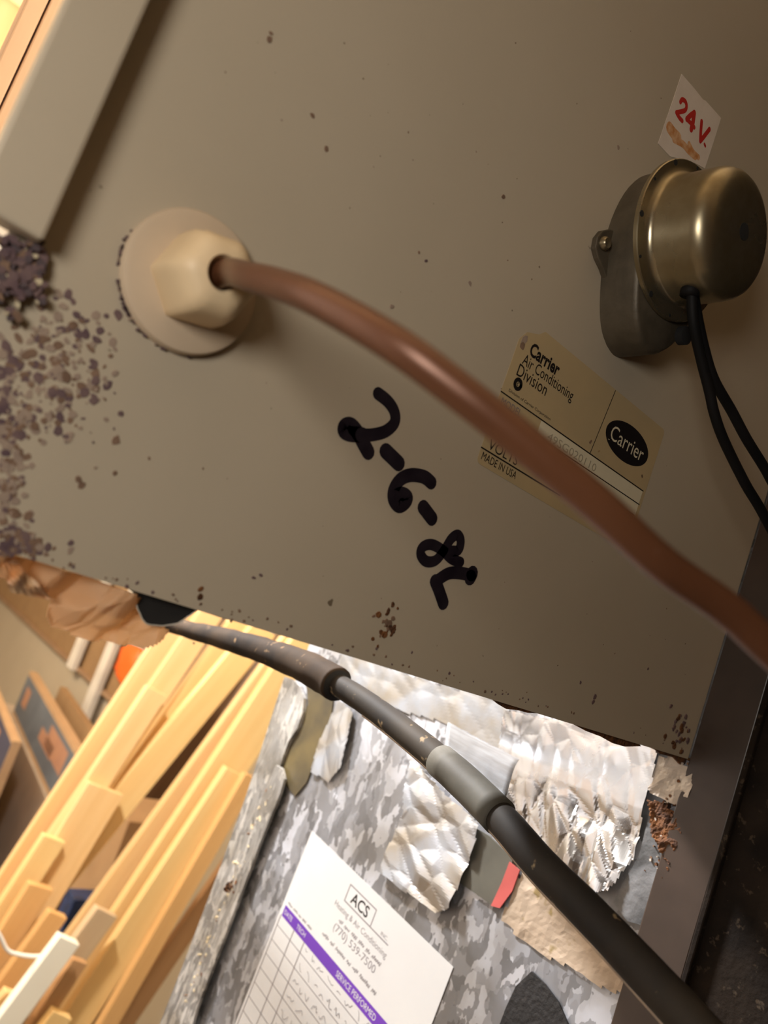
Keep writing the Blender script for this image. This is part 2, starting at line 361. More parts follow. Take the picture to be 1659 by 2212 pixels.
for n, p, w, c, r in LAMPS:
    lp = thing('ceiling_lamp', {'room': 'bare bulb lamp holder hanging in front of the lumber', 'front': 'bare bulb lamp holder hanging beside the viewer', 'back': 'added unseen bulb holder deep in the room to brighten the far wall'}[n], 'lamp', (p[0], p[1], 2.46))
    v, f = tube_v([Vector((p[0], p[1], 2.46)), Vector((p[0], p[1], p[2]+0.13))], 0.004, 10); new('cord', v, f, PORCELAIN, lp, True)
    v, f = tube_v([Vector((p[0], p[1], p[2]+0.13)), Vector((p[0], p[1], p[2]+0.10)), Vector((p[0], p[1], p[2]+0.07))], lambda t: 0.018+0.006*t, 20); new('socket', v, f, PORCELAIN, lp, True)

# ------------------------------------------------------------------ galvanised duct (face looks to -X)
duct = thing('supply_duct', 'spangled galvanised steel duct with rusty standing seam beside the lumber', 'duct', (0.65, 0.2, 0.0))
DT, DB = 2.46, 0.0
box('duct_body', (DUCT_X, 0.86, 0.0, 0.388, DB, DT), GALV, duct)
# seam strip at the far corner: rounded end, rolled edge
e0 = ppx(DUCT, 640, 1462)[0]
cl = [ppx(DUCT, *p) for p in ((622, 1464), (640, 1470), (655, 1484), (664, 1510), (662, 1540), (650, 1575), (632, 1602), (618, 1640), (604, 1690), (588, 1740), (570, 1800), (520, 1935), (445, 2140), (410, 2235), (345, 2235), (400, 2095), (480, 1885), (540, 1720), (585, 1580))]
patch('corner_seam', DUCT, cl, 0.0005, 0.004, GALV_EDGE, duct)
sv = [ppx(DUCT, *p) for p in ((610, 1655), (622, 1662), (628, 1685), (618, 1720), (585, 1800), (545, 1905), (490, 2050), (440, 2180), (425, 2235), (395, 2235), (425, 2140), (500, 1945), (560, 1790), (590, 1700))]
patch('seam_lock', DUCT, sv, 0.0045, 0.003, GALV_EDGE, duct)
rs = []
for k in range(60):
    t = random.random(); a, b = ppx(DUCT, 600-190*t+random.gauss(0, 6), 1700+480*t+random.gauss(0, 6)); rs.append((a, b, random.uniform(.0006, .002), .0078, random.choice((2, 2, 2, 1))))
for k in range(16):
    a, b = ppx(DUCT, 508+random.gauss(0, 7), 1915+random.gauss(0, 9)); rs.append((a, b, random.uniform(.001, .0028), .0079, random.choice((0, 1))))
flakes('rust_flecks', DUCT, rs, [RUST, RUSTBRN, LIME], duct)

def dpx(*pts): return [ppx(DUCT, *p) for p in pts]
tag(sheet('crumpled_foil_tape', DUCT, dpx((1098, 1535), (1150, 1548), (1240, 1562), (1330, 1592), (1400, 1606), (1428, 1625), (1418, 1690), (1398, 1745), (1378, 1845), (1345, 1900), (1325, 1925), (1290, 1932), (1235, 1885), (1150, 1800), (1105, 1740), (1085, 1640)),
          0.0055, 0.0100, FOIL, None, 0.0011, 19.0, 0.0005, lambda a, b: min(1.0, max(.16, (1.448-b+.12*(a+.02))/.02)), crease=34.0, ang=.35), 'shiny crumpled aluminium foil tape patch under the lower edge of the beige housing', 'foil tape')
tag(sheet('smooth_foil_tape', DUCT, dpx((740, 1405), (830, 1440), (950, 1480), (1050, 1508), (1103, 1530), (1096, 1560), (1085, 1625), (1020, 1600), (960, 1560), (880, 1540), (800, 1500), (730, 1470)), 0.0014, 0.0022, FOIL_DULL, None, 0.002, 22.0, 0.0005, crease=20.0, ang=1.0),
    'bluish smooth foil tape strip on the duct above the black pipe', 'foil tape')
tag(sheet('wrinkled_foil_flap', DUCT, dpx((895, 1640), (985, 1730), (1045, 1778), (1035, 1830), (1010, 1890), (985, 1960), (950, 1972), (890, 1930), (826, 1882), (850, 1820), (880, 1755), (885, 1700)), 0.006, 0.0075, FOIL_DULL, None, 0.0014, 17.0, 0.0005, crease=26.0, ang=1.2),
    'wrinkled foil tape flap hanging on the duct just below the black pipe', 'foil tape')
tag(patch('dark_tape', DUCT, dpx((1020, 1782), (1060, 1806), (1112, 1856), (1095, 1910), (1072, 1960), (1030, 1930), (985, 1900), (1005, 1850)), 0.0006, 0.0012, DKTAPE), 'dark grey square of tape beside the red tape strip', 'tape')
tag(patch('red_tape', DUCT, dpx((1106, 1862), (1128, 1880), (1112, 1925), (1085, 1962), (1066, 1957), (1090, 1905)), 0.0019, 0.0009, REDTAPE), 'small red tape strip on the duct below the pipe', 'tape')
tag(sheet('stained_tape', DUCT, dpx((1128, 1885), (1215, 1950), (1300, 2020), (1372, 2090), (1350, 2150), (1300, 2130), (1230, 2085), (1190, 2070), (1130, 2030), (1085, 1985), (1105, 1940)), 0.0010, 0.0012, STAINTAPE, None, 0.0022, 60.0, 0.0008),
    'brown stained tape strip running along the duct under the black pipe', 'tape')
tag(patch('mastic_patch', DUCT, dpx((1152, 2098), (1180, 2125), (1210, 2165), (1240, 2235), (1075, 2235), (1095, 2180), (1118, 2130)), 0.0005, 0.0014, BLKTAR), 'black square mastic patch at the bottom of the duct', 'patch')
tag(patch('adhesive_residue', DUCT, dpx((664, 1482), (722, 1512), (716, 1560), (690, 1620), (665, 1690), (640, 1720), (606, 1680), (630, 1610), (655, 1570), (668, 1520)), 0.0004, 0.0010, OLIVE), 'olive brown old adhesive strip beside the seam end', 'residue')
tag(sheet('metal_tab', DUCT, dpx((735, 1510), (768, 1540), (760, 1590), (745, 1660), (715, 1690), (676, 1668), (690, 1610), (712, 1560)), 0.004, 0.006, FOIL_DULL, None, 0.0014, 14.0, crease=22.0, ang=.2), 'bent pale metal tab poking down from the pipe sleeve', 'metal tab')
# paler streaks of loose scale on the duct
tag(patch('mastic_strip', DUCT, dpx((1412, 1740), (1448, 1760), (1462, 1830), (1440, 1900), (1415, 1960), (1395, 2000), (1360, 1990), (1330, 1950), (1352, 1905), (1385, 1850)), 0.0006, 0.0020, GREYPLAS), 'grey and black mastic strip between the foil and the dark cabinet', 'mastic')
tag(sheet('dirty_white_tape', DUCT, dpx((1432, 1636), (1470, 1640), (1500, 1665), (1505, 1700), (1482, 1745), (1455, 1735), (1410, 1712), (1420, 1670)), 0.0042, 0.003, PLASTER, None, 0.0014, 80.0, 0.0006),
    'small dirty white tape scrap at the lower right corner of the housing', 'tape')
tag(sheet('rust_scab', DUCT, dpx((1408, 1728), (1440, 1738), (1472, 1762), (1478, 1800), (1468, 1850), (1452, 1868), (1432, 1835), (1415, 1800)), 0.0046, 0.004, RUST, None, 0.0012, 90.0, 0.0008), 'flaking dark brown rust scab below the dirty white tape', 'rust')
cl = []
for k in range(170):
    t = random.random(); a, b = ppx(DUCT, 1478-58*t+random.gauss(0, 13), 1650+270*t*t+random.gauss(0, 16)); cl.append((a, b, random.uniform(.0003, .0012), random.uniform(.001, .005), random.choice((0, 0, 0, 1, 2))))
o = flakes('corner_rust', DUCT, cl, [RUST, RUSTBRN, PLASTER], None); tag(o, 'crumbly brown rust along the corner below the housing', 'rust')

# ------------------------------------------------------------------ dark cabinet on the near side of the duct
cab = thing('dark_cabinet', 'dusty black sheet metal cabinet filling the lower right corner', 'cabinet', (0.7, -0.4, 0.0))
box('side_panel', (0.4435, 0.86, -0.95, -0.0005, 0.0, 2.3), DARKCAB, cab)
box('corner_angle', (0.4405, 0.4434, -0.030, -0.0006, 0.0, 2.2), BROWNTAPE, cab, 0.0008)
box('fold_ridge', (0.4385, 0.4434, -0.0335, -0.0302, 0.0, 2.2), DARKCAB, cab, 0.0008)

# ------------------------------------------------------------------ humidifier housing
ZB = 1.4813
hs = thing('humidifier_housing', 'beige painted sheet metal humidifier housing filling the upper picture', 'housing', (0.23, 0.08, ZB))
box('front_panel', (0.027, 0.4402, 0.0, 0.0012, ZB, 2.05), PAINT, hs)
box('bottom_pan', (0.030, 0.4402, 0.0013, 0.05, ZB+0.0006, ZB+0.0016), PAINT, hs)
box('side_panel', (0.027, 0.0285, 0.0013, 0.05, ZB+0.0017, 2.05), PAINT, hs)
box('back_panel', (0.0286, 0.4402, 0.0485, 0.05, ZB+0.0017, 2.05), PAINT, hs)
# raised cover lip along the left edge
cz = PANEL.uv(onY(90, 520, -0.009))[1]
box('cover', (0.0165, 0.0338, -0.0095, -0.0002, cz, 2.05), PAINT, hs, 0.0012)
# handwriting, felt marker
def hz(pts): return [ppx(PANEL, 680+u*.4696, 680+v*.4696) for u, v in pts]
ink = [hz(q) for q in (
    [(290, 362), (335, 398), (365, 445), (366, 495), (325, 535), (262, 552), (215, 552)],
    [(245, 632), (222, 590), (198, 545), (165, 508), (138, 512), (136, 535), (165, 548), (215, 552)],
    [(325, 626), (385, 684)],
    [(535, 772), (500, 745), (440, 737), (392, 758), (362, 805), (362, 850), (388, 880), (418, 862), (424, 838), (396, 822), (366, 838)],
    [(497, 884), (538, 938)],
    [(668, 1138), (628, 1122), (585, 1082), (535, 1056), (495, 1068), (486, 1102), (512, 1134), (556, 1128), (596, 1078), (626, 1030), (655, 1012), (670, 1040), (660, 1082), (630, 1086)],
    [(724, 1200), (672, 1188), (618, 1188), (575, 1212), (555, 1232)],
    [(552, 1224), (568, 1262), (590, 1326)],
    [(722, 1190), (714, 1208)])]
tx = strokes('handwritten_date', PANEL, ink, [.0047, .0056, .0058, .0053, .0056, .0044, .0052, .0056, .0066], 0.00012, MARKER, hs)
tx['label'] = 'date handwritten in black marker'
# corrosion along the left edge, specks elsewhere
fl = []
def fk(px, py, r, mi, th=.0002):
    a, b = ppx(PANEL, px, py); fl.append((a, b, r, th*random.uniform(.5, 1.3), mi))
n = 0
while n < 330:
    x = random.uniform(-5, 285); y = random.uniform(600, 960)
    d = max(0, 1-x/280)*(1-abs((y-800)/190)**3 if abs(y-800) < 190 else 0)
    if random.random() < d*0.9+0.02 and not (x < 70 and y < 760 and random.random() < .7) and not (x > 160 and y < 680):
        fk(x, y, random.choice((.0004, .0005, .0007, .0009, .0012, .0015)), random.choice((0, 0, 1, 1, 2, 2, 2))); n += 1
for k in range(150):
    y = random.uniform(900, 1200); fk(abs(random.gauss(0, 34+max(0, (y-1130))*.7)), y, random.uniform(.0005, .0015), random.choice((0, 1, 2, 2)))
for k in range(70): fk(abs(random.gauss(30, 30)), random.uniform(1140, 1200), random.uniform(.0005, .0013), random.choice((0, 1)))
for x, y, r, mi in ((582, 85, .0013, 1), (675, 250, .0009, 1), (705, 322, .0009, 1), (585, 72, .0007, 1), (1015, 612, .0011, 2), (433, 1272, .0011, 3), (433, 1290, .0012, 3), (548, 1248, .0007, 0), (563, 1242, .0007, 0),
                    (170, 1035, .0011, 1), (176, 1048, .0011, 1), (248, 1022, .0008, 1), (322, 990, .0006, 1), (1285, 1505, .0016, 0), (1281, 1516, .0014, 0), (920, 563, .0007, 0), (1254, 1474, .0009, 0), (1400, 1445, .0008, 0), (205, 1010, .0005, 2),
                    (1132, 735, .0025, 2), (1128, 748, .0016, 1), (1275, 955, .0012, 1), (905, 545, .0006, 1), (1087, 425, .0009, 1), (1335, 318, .0010, 2), (846, 662, .0009, 2), (500, 1340, .0007, 1)):
    fk(x, y, r, mi, .00025)
for k in range(26): fk(835+random.gauss(0, 12), 1352+random.gauss(0, 20), random.uniform(.0005, .0013), random.choice((3, 3, 1)), .00025)
for k in range(34): fk(1462+random.gauss(0, 11), 1578+random.gauss(0, 24), random.uniform(.0008, .0020), random.choice((3, 0, 0)), .0006)
for k in range(70):
    x = random.uniform(60, 1480); fk(x, 1190+.292*x-abs(random.gauss(0, 12))-2, random.uniform(.0003, .0007), random.choice((0, 1)), .0002)
for k in range(60): fk(random.uniform(380, 1500), random.uniform(60, 1480), random.uniform(.0002, .0004), random.choice((1, 2)), .0001)
flakes('corrosion_flakes', PANEL, fl, [RUSTPURP, RUSTBRN, RUSTPALE, RUST], hs)
# thick mineral crust under the cover
cr = []
CP = Plane((0, -0.0015, 0), (1, 0, 0), (0, 0, 1))
for k in range(190):
    x = random.uniform(-20, 92); y = random.gauss(590-0.25*x, 34)
    a, b = CP.uv(onY(x, y, CP.o.y)); cr.append((a, b, random.uniform(.0005, .0018), random.uniform(.0006, .0026), 3 if random.random() < .06 else random.choice((0, 0, 0, 1, 2))))
flakes('mineral_crust', CP, cr, [RUSTPURP, RUSTBRN, mat('violet_scale', (0.095, 0.068, 0.072), rough=0.9), LIME], hs)
# rust hanging from the lower edge
for q in (((1060, 1502), (1160, 1534), (1162, 1541), (1140, 1540), (1118, 1534), (1095, 1532), (1078, 1522), (1066, 1512)),
          ((1205, 1546), (1375, 1598), (1385, 1612), (1350, 1613), (1325, 1606), (1300, 1592), (1268, 1580), (1238, 1564)),
          ((1400, 1604), (1500, 1634), (1512, 1650), (1490, 1648), (1470, 1652), (1455, 1636), (1425, 1628))):
    prism('edge_rust', [onY(*p, .0030) for p in q], (0, .0012, 0), RUST, hs)

# ------------------------------------------------------------------ rating sticker on the housing
rl = thing('rating_sticker', 'aged yellow rating sticker with black oval badge below the motor', 'sticker', (0.264, -0.0003, 1.5695))
x0, x1, z0, z1 = 0.2072, 0.3225, 1.5690, 1.6335
def rrect(x0, x1, z0, z1, r=0.0025, tlc=0.0):
    out = []
    for cx_, cz_, a0 in ((x1-r, z1-r, 0), (x0+r, z1-r, 90), (x0+r, z0+r, 180), (x1-r, z0+r, 270)):
        if tlc and a0 == 90: out += [(x0+tlc*1.3, z1), (x0+tlc, z1-tlc*.28), (x0+tlc*.3, z1-tlc*.55), (x0, z1-tlc)]; continue
        for k in range(5): t = math.radians(a0+k*22.5); out.append((cx_+r*math.cos(t), cz_+r*math.sin(t)))
    return out
patch('backing', PANEL, rrect(x0, x1, z0, z1, .0025, .010), 0.00005, 0.0001, YEL, rl)
patch('pale_band', PANEL, [(.2352, .5996+1), (.3201, 1.5996), (.3201, 1.5868), (.2352, 1.5868)], 0.00016, 0.00004, CREAM, rl)
for nm, q, w in (('rule', [(x0, 1.59995), (.3203, 1.59995)], .00055), ('rule', [(x0+.02, 1.5929), (.3206, 1.5929)], .0005), ('rule', [(x0+.02, 1.5868), (.3190, 1.5868)], .0005),
                 ('rule', [(x0, 1.5754), (.262, 1.5754)], .0006), ('rule', [(.2757, 1.6330), (.2725, 1.6002)], .0004)):
    strokes(nm, PANEL, [q], w, .00024, INK, rl)
text('bold_lettering', 'Carrier', PANEL, .2150, 1.6203, .0206, .0060, .00026, INK, rl, bold=0.03)
text('lettering', 'Air Conditioning', PANEL, .2130, 1.6138, .0362, .0062, .00026, INK, rl)
text('lettering', 'Division', PANEL, .2121, 1.6097, .0202, .0052, .00026, INK, rl)
text('small_lettering', 'Division of Carrier Corporation', PANEL, .2112, 1.6015, .0290, .0016, .00026, INK, rl)
text('lettering', 'MODEL', PANEL, .2092, 1.5952, .0130, .0032, .00026, GREYINK, rl)
text('lettering', 'VOLTS', PANEL, .2105, 1.5764, .0190, .0042, .00026, INK, rl)
text('lettering', 'MADE IN USA', PANEL, .2090, 1.5711, .0225, .0032, .00026, INK, rl)
text('stamped_number', '49SG020110', PANEL, .2420, 1.5938, .0380, .0036, .00026, EMBOSS, rl)
strokes('round_mark', PANEL, [[(.2149+.0019*math.cos(t*.5236), 1.6068+.0019*math.sin(t*.5236)) for t in range(13)]], .0017, .00026, INK, rl)
strokes('round_mark', PANEL, [[(.2150+.0006*math.cos(t*.6), 1.6068+.0006*math.sin(t*.6)) for t in range(2, 9)]], .00035, .00026, INK, rl)
ov = [(.2968+.0188*math.cos(t*PI/24), 1.6153+.0088*math.sin(t*PI/24)) for t in range(48)]
patch('oval_badge', PANEL, ov, 0.00016, 0.00006, INK, rl)
text('badge_lettering', 'Carrier', PANEL, .2822, 1.6118, .0292, .0072, .00025, CREAM, rl)
strokes('badge_stroke', PANEL, [[(.2818, 1.6113), (.2828, 1.6113)]], .0003, .00026, CREAM, rl)
strokes('ink_speck', PANEL, [[(.3155, 1.6063), (.3160, 1.6058)]], .0012, .0002, RUSTBRN, rl)

# ------------------------------------------------------------------ 24 V sticker
vs = thing('voltage_sticker', 'small white sticker with red lettering above the motor', 'sticker', (0.268, -0.0002, 1.745))
q = [ppx(PANEL, *p) for p in ((1472, 160), (1500, 192), (1518, 215), (1524, 218), (1557, 255), (1540, 310), (1522, 364), (1500, 352), (1447, 338), (1421, 310), (1445, 240))]
patch('backing', PANEL, q, 0.00005, 0.00012, PAPER24, vs)
def v24(pts): return [ppx(PANEL, 1380+u*.1682, 150+v*.1682) for u, v in pts]
o = strokes('red_lettering', PANEL, [v24(s) for s in ([(530, 420), (550, 390), (590, 410), (608, 470), (590, 525), (530, 545), (478, 555)], [(478, 555), (515, 620), (552, 662)],
    [(668, 770), (690, 680), (706, 560)], [(706, 560), (660, 590), (610, 640)], [(610, 640), (655, 685), (705, 745)],
    [(800, 670), (790, 800), (785, 920)], [(785, 920), (840, 850), (900, 770)])], [.0022, .0022, .0030, .0026, .0022, .0024, .0024], .0002, RED, vs)
strokes('red_dot', PANEL, [v24([(838, 960), (848, 985)])], .0015, .0002, RED, vs)
strokes('rust_stain', PANEL, [v24([(390, 750), (440, 820), (500, 880)]), v24([(450, 900), (560, 960), (640, 1050), (720, 1120)]), v24([(640, 960), (690, 1060), (760, 1130)])], [.0055, .0034, .0028], .00019, RUST_ST, vs)

# ------------------------------------------------------------------ gear motor
MC = (0.2612, 1.6978)
gm = thing('gear_motor', 'silver gear motor with black leads mounted on the housing', 'motor', (MC[0], -0.001, 1.647))
oc = [(.2597, 1.648), (.2540, 1.6515), (.2485, 1.658), (.2425, 1.670), (.2375, 1.684), (.2360, 1.697), (.2385, 1.712), (.2450, 1.7245), (.2535, 1.7315), (.2635, 1.7338), (.2740, 1.7318), (.2840, 1.7250), (.2910, 1.7140), (.2940, 1.7000), (.2930, 1.6860), (.2885, 1.6700), (.2815, 1.6570), (.2735, 1.6490), (.2665, 1.6465)]
sm = [(p.x, p.y) for p in cat_path([(a, b, 0) for a, b in oc+[oc[0]]], 3)][:-1]
cx_, cz_ = 0.264, 1.690
V = []; k = len(sm)
prof = [(1.0, -0.0001), (1.0, -0.003), (0.985, -0.0165), (0.965, -0.0182), (0.93, -0.0190)]
for s, y in prof: V += [(cx_+(a-cx_)*s, y, cz_+(b-cz_)*s) for a, b in sm]
Fc = [(i*k+j, i*k+(j+1) % k, (i+1)*k+(j+1) % k, (i+1)*k+j) for i in range(len(prof)-1) for j in range(k)]+[tuple(range(k)), tuple((len(prof)-1)*k+j for j in range(k))]
gc = new('gear_case', V, Fc, CASE, gm, True); gc.modifiers.new('edges', 'EDGE_SPLIT').split_angle = math.radians(45)
# mounting ear with its screw
ea = [(.2440, 1.6945), (.2340, 1.6905), (.2300, 1.6872), (.2283, 1.6830), (.2293, 1.6785), (.2330, 1.6757), (.2385, 1.6735), (.2460, 1.6690)]
er = prism('mounting_ear', [(a, -.0032, b) for a, b in ea], (0, .0031, 0), CASE, gm, .0006)
lathe('screw', [(.0030, -.0033), (.0030, -.0045), (.0022, -.0058), (.0006, -.0062)], (.2328, 1.6825), CAN, er, 20)
# motor can with riveted rim
R1 = 0.0345
can = lathe('motor_can', [(R1-.001, -.0191), (R1, -.0196), (R1, -.0212), (R1-.0004, -.0216), (R1-.0028, -.0218), (R1-.0050, -.0222), (R1-.0062, -.0232), (R1-.0068, -.0250), (R1-.0070, -.030), (R1-.0072, -.0400), (R1-.0076, -.0425),
            (R1-.0088, -.0450), (R1-.0108, -.0468), (R1-.0135, -.0480), (R1-.0175, -.0487), (.006, -.0490), (.0035, -.0490)], MC, CAN, gm, 72, True, True)
lathe('end_hole', [(.0036, -.0489), (.0036, -.04915), (.0030, -.0492)], MC, HOLE, can, 24)
for k in range(12):
    a = math.radians(30*k+12); r = R1-.0016
    if k % 2 == 0: lathe('rim_hole', [(.0013, -.0214), (.0013, -.02185), (.0008, -.0219)], (MC[0]+r*math.cos(a), MC[1]+r*math.sin(a)), HOLE, can, 14)
    else: lathe('rim_dimple', [(.0007, -.0214), (.0007, -.02185), (.0004, -.0219)], (MC[0]+r*math.cos(a), MC[1]+r*math.sin(a)), HOLE, can, 10)
gsp = onY(1493, 622, -.0345)
lead0 = Vector((gsp.x, -.0345, MC[1]-(R1-.0080)))
tube('grommet', [lead0+Vector((0, 0, .003)), lead0+Vector((0, 0, -.001)), lead0+Vector((.0002, 0, -.0028))], lambda t: .0042-.0004*t, BLACK, gm, 20)
lathe('shaft_boss', [(.0042, -.0189), (.0042, -.0225), (.0034, -.0228)], (.2835, 1.6640), HOLE, gm, 24)
for pts in (((1497, 690, -.0360), (1512, 765, -.0370), (1532, 844, -.0385), (1543, 893, -.0395), (1564, 952, -.041), (1610, 1045, -.044), (1651, 1115, -.047), (1740, 1290, -.052)),
            ((1507, 690, -.0345), (1524, 765, -.0350), (1543, 822, -.0365), (1580, 887, -.039), (1612, 947, -.042), (1651, 1010, -.045), (1680, 1062, -.048), (1760, 1190, -.053))):
    tube('lead_wire', cat_path([lead0+Vector((0, 0, .002))]+[onY(*t) for t in pts], 6), .0023, BLACK, gm, 12)

# ------------------------------------------------------------------ tube fitting and copper tube
NC = (0.0745, 1.5712)
ft = thing('tube_fitting', 'cream plastic nut on a beige washer where the tube enters the housing', 'fitting', (NC[0], -0.001, 1.551))
lathe('washer', [(.0209, -.0003), (.0209, -.0022), (.0203, -.0034), (.0190, -.0038), (.0070, -.0042)], NC, WASHER, ft, 64)
V = []; K = 60
def hexr(t, R, rd):
    a = (t+PI/6) % (PI/3)-PI/6; return min(R/math.cos(a)*math.cos(PI/6)*1.0, R*rd)
prof = [(.0136, 1.0, -.0040), (.0138, .985, -.0070), (.0136, .975, -.0140), (.0128, .95, -.0185), (.0112, .93, -.0215), (.0085, .93, -.0232), (.0052, .95, -.0236), (.0043, 1.0, -.0225), (.0042, 1.0, -.0130)]
for R, rd, y in prof:
    for k in range(K):
        t = 2*PI*k/K; r = hexr(t+.30, R, rd) if R > .006 else R; V.append((NC[0]+r*math.cos(t), y, NC[1]+r*math.sin(t)))
Fc = [(i*K+j, i*K+(j+1) % K, (i+1)*K+(j+1) % K, (i+1)*K+j) for i in range(len(prof)-1) for j in range(K)]+[tuple(range(K)), tuple((len(prof)-1)*K+j for j in range(K))]
nt_ = new('hex_nut', V, Fc, PLASTIC, ft, True); nt_.modifiers.new('edges', 'EDGE_SPLIT').split_angle = math.radians(50)
dr = []
for a0, a1, nn_ in ((168, 196, 26), (208, 236, 30), (236, 300, 10)):
    for k in range(nn_):
        t = math.radians(random.uniform(a0, a1)); rr = .0211+abs(random.gauss(0, .0002)); dr.append((NC[0]+rr*math.cos(t), NC[1]+rr*math.sin(t), random.uniform(.0002, .0006), .0012, random.choice((0, 0, 1))))
flakes('dirt_crumbs', PANEL, dr, [RUSTPURP, RUSTPALE], ft)
tp = [Vector((NC[0], -.016, NC[1])), Vector((NC[0], -.026, NC[1]+.0003)), onY(535, 597, -.046)]+[onY(*p) for p in ((600, 614, -.064), (690, 650, -.084), (850, 742, -.105), (992, 846, -.116), (1150, 972, -.125), (1290, 1090, -.132), (1431, 1218, -.138), (1566, 1313, -.144), (1662, 1401, -.149), (1800, 1530, -.157), (2000, 1720, -.166))]
tag(tube('copper_tube', cat_path(tp, 8), .0036, COPPER, None, 24), 'thin brown copper water tube curving from the plastic nut to the right edge', 'tube')

# ------------------------------------------------------------------ black drain pipe under the housing
dp = thing('drain_pipe', 'dusty black drain pipe running diagonally below the housing', 'pipe', atd(1100, 1840, .33))
pc = [atd(*p) for p in ((700, 1462, .50), (800, 1524, .455), (930, 1625, .395), (1060, 1745, .345), (1170, 1868, .31), (1290, 1990, .282), (1420, 2128, .258), (1540, 2258, .24), (1660, 2390, .222))]
tube('pipe', cat_path(pc, 6), .0072, PIPE, dp, 24, .03)
sdir = c2w(Vector((-.62, .78, -.25))).normalized()
seam = [p+sdir*.0070 for p in cat_path(pc, 6)]
tube('highlight_seam', seam[6:], .0010, mat('seam_highlight', (0.36, 0.27, 0.19), (0.20, 0.15, 0.11), rough=0.5, scale=60.0), dp, 8)  # pale seam colour paints the highlight along the pipe's lower edge
sp_ = [atd(*p) for p in ((300, 1330, .80), (400, 1358, .71), (500, 1384, .62), (600, 1416, .555), (680, 1450, .51), (728, 1480, .485))]
tube('sleeve', cat_path(sp_, 6), lambda t: .0068+.0040*min(1, t*1.3), SLEEVE, dp, 24, .10)
a, b = cat_path(sp_, 6)[-1], cat_path(sp_, 6)[-2]; dd = (a-b).normalized()
tube('sleeve_mouth', [a-dd*.0005, a+dd*.0006], .0098, HOLE, dp, 24)
cp = cat_path(pc, 6); j0, j1 = 13, 20
tw = tube('tape_wrap', cp[j0:j1], .0084, TAPE_DIRTY, dp, 28, .03); tw['label'] = 'smooth grey tape band'
# flap of that tape reaching up to the duct
A, B = cp[j0]+Vector((0, 0, .007)), cp[j1-1]+Vector((0, 0, .007)); C1, D1 = onX(968, 1560, DUCT_X-.02), onX(1122, 1640, DUCT_X-.02)
V = []; Fc = []; NU, NVV = 14, 8
for i in range(NU+1):
    for j in range(NVV+1):
        s, t = i/NU, j/NVV; p = (A*(1-s)+B*s)*(1-t)+(C1*(1-s)+D1*s)*t; V.append(p+Vector((-.0016*math.sin(PI*t), 0, .003*math.sin(PI*t)+.0006*noise.noise(p*160))))
Fc = [(i*(NVV+1)+j, (i+1)*(NVV+1)+j, (i+1)*(NVV+1)+j+1, i*(NVV+1)+j+1) for i in range(NU) for j in range(NVV)]
fo = new('tape_tail', V, Fc, TAPE_GREY, tw, True); sd = fo.modifiers.new('thickness', 'SOLIDIFY'); sd.thickness = .0003

# ------------------------------------------------------------------ tan paper and black film under the housing's left corner
def crumple(name, quad, amp, m, nu=46, nv=22, s=70.0, seed=0.0, edge=0.0, bulge=0.0, nrm=Vector((0, -1, 0))):
    """crumpled piece spanned by four 3-D corners (tl, tr, br, bl)"""
    tl, tr, br, bl = quad; V = []; Fc = []
    for i in range(nu+1):
        for j in range(nv+1):
            u, v = i/nu, j/nv; p = (tl*(1-u)+tr*u)*(1-v)+(bl*(1-u)+br*u)*v
            e = edge*(noise.noise(Vector((u*5+seed, 0, 0)))*max(0, v-.4)*1.6)
            p = p+(bl-tl)*e
            q = Vector((p.x, p.z, seed))
            V.append(p+nrm*(amp*(ridged(q, s, 3)-.9)+bulge*math.sin(PI*min(1, v*1.1)))+Vector((0, 0, amp*.5*noise.noise(q*s*1.3))))
    for i in range(nu):
        for j in range(nv): Fc.append((i*(nv+1)+j, (i+1)*(nv+1)+j, (i+1)*(nv+1)+j+1, i*(nv+1)+j+1))
    o = new(name, V, Fc, m, None, False); sd = o.modifiers.new('thickness', 'SOLIDIFY'); sd.thickness = .0004
    return o
yk = .012
KP = Plane((0, yk, 0), (1, 0, 0), (0, 0, 1))
kp = sheet('crumpled_paper', KP, [KP.uv(onY(*p, yk)) for p in ((-40, 1172), (60, 1203), (150, 1228), (262, 1264), (292, 1290), (306, 1328), (352, 1350), (340, 1368), (290, 1394), (235, 1384), (190, 1380), (108, 1352), (98, 1322), (112, 1294), (60, 1270), (10, 1248), (-30, 1230))],
           .007, .016, KRAFT, None, .0009, 24.0, .0003, crease=46.0, ang=-.5)
tag(kp, 'crumpled tan paper tape hanging under the lower left corner of the housing', 'paper')
tg = crumple('curled_paper', (onY(-8, 1195, yk-.006), onY(30, 1215, yk-.006), onY(120, 1300, yk-.004), onY(20, 1275, yk-.006)), .002, mat('orange_stained_paper', (0.62, 0.40, 0.22), (0.62, 0.25, 0.08), rough=0.5, scale=140.0), 14, 10, 160.0, 5.0, 0, .004)
tag(tg, 'curled pale paper lip with orange stain at the far left under the housing', 'paper')
fq = [onY(*p, .0045) for p in ((262, 1262), (340, 1283), (440, 1312), (520, 1338), (497, 1340), (470, 1332), (440, 1322), (425, 1318), (410, 1328), (385, 1345), (352, 1351), (318, 1348), (303, 1330), (292, 1300), (288, 1280))]
bf = tag(prism('torn_film', fq, (0, .0004, 0), PLASTIC_BLK), 'torn black plastic scrap poking out below the housing edge', 'plastic scrap')
w1 = [p+Vector((0, -.0003, 0)) for p in cat_path([fq[i] for i in (14, 13, 12, 11, 10, 9, 8, 7)], 4)]
v, f = tube_v([p+Vector((.0003*noise.noise(p*2000), 0, .0003*noise.noise(p*1700))) for p in w1], .00022, 6); new('frayed_edge', v, f, EDGE_WHITE, bf)
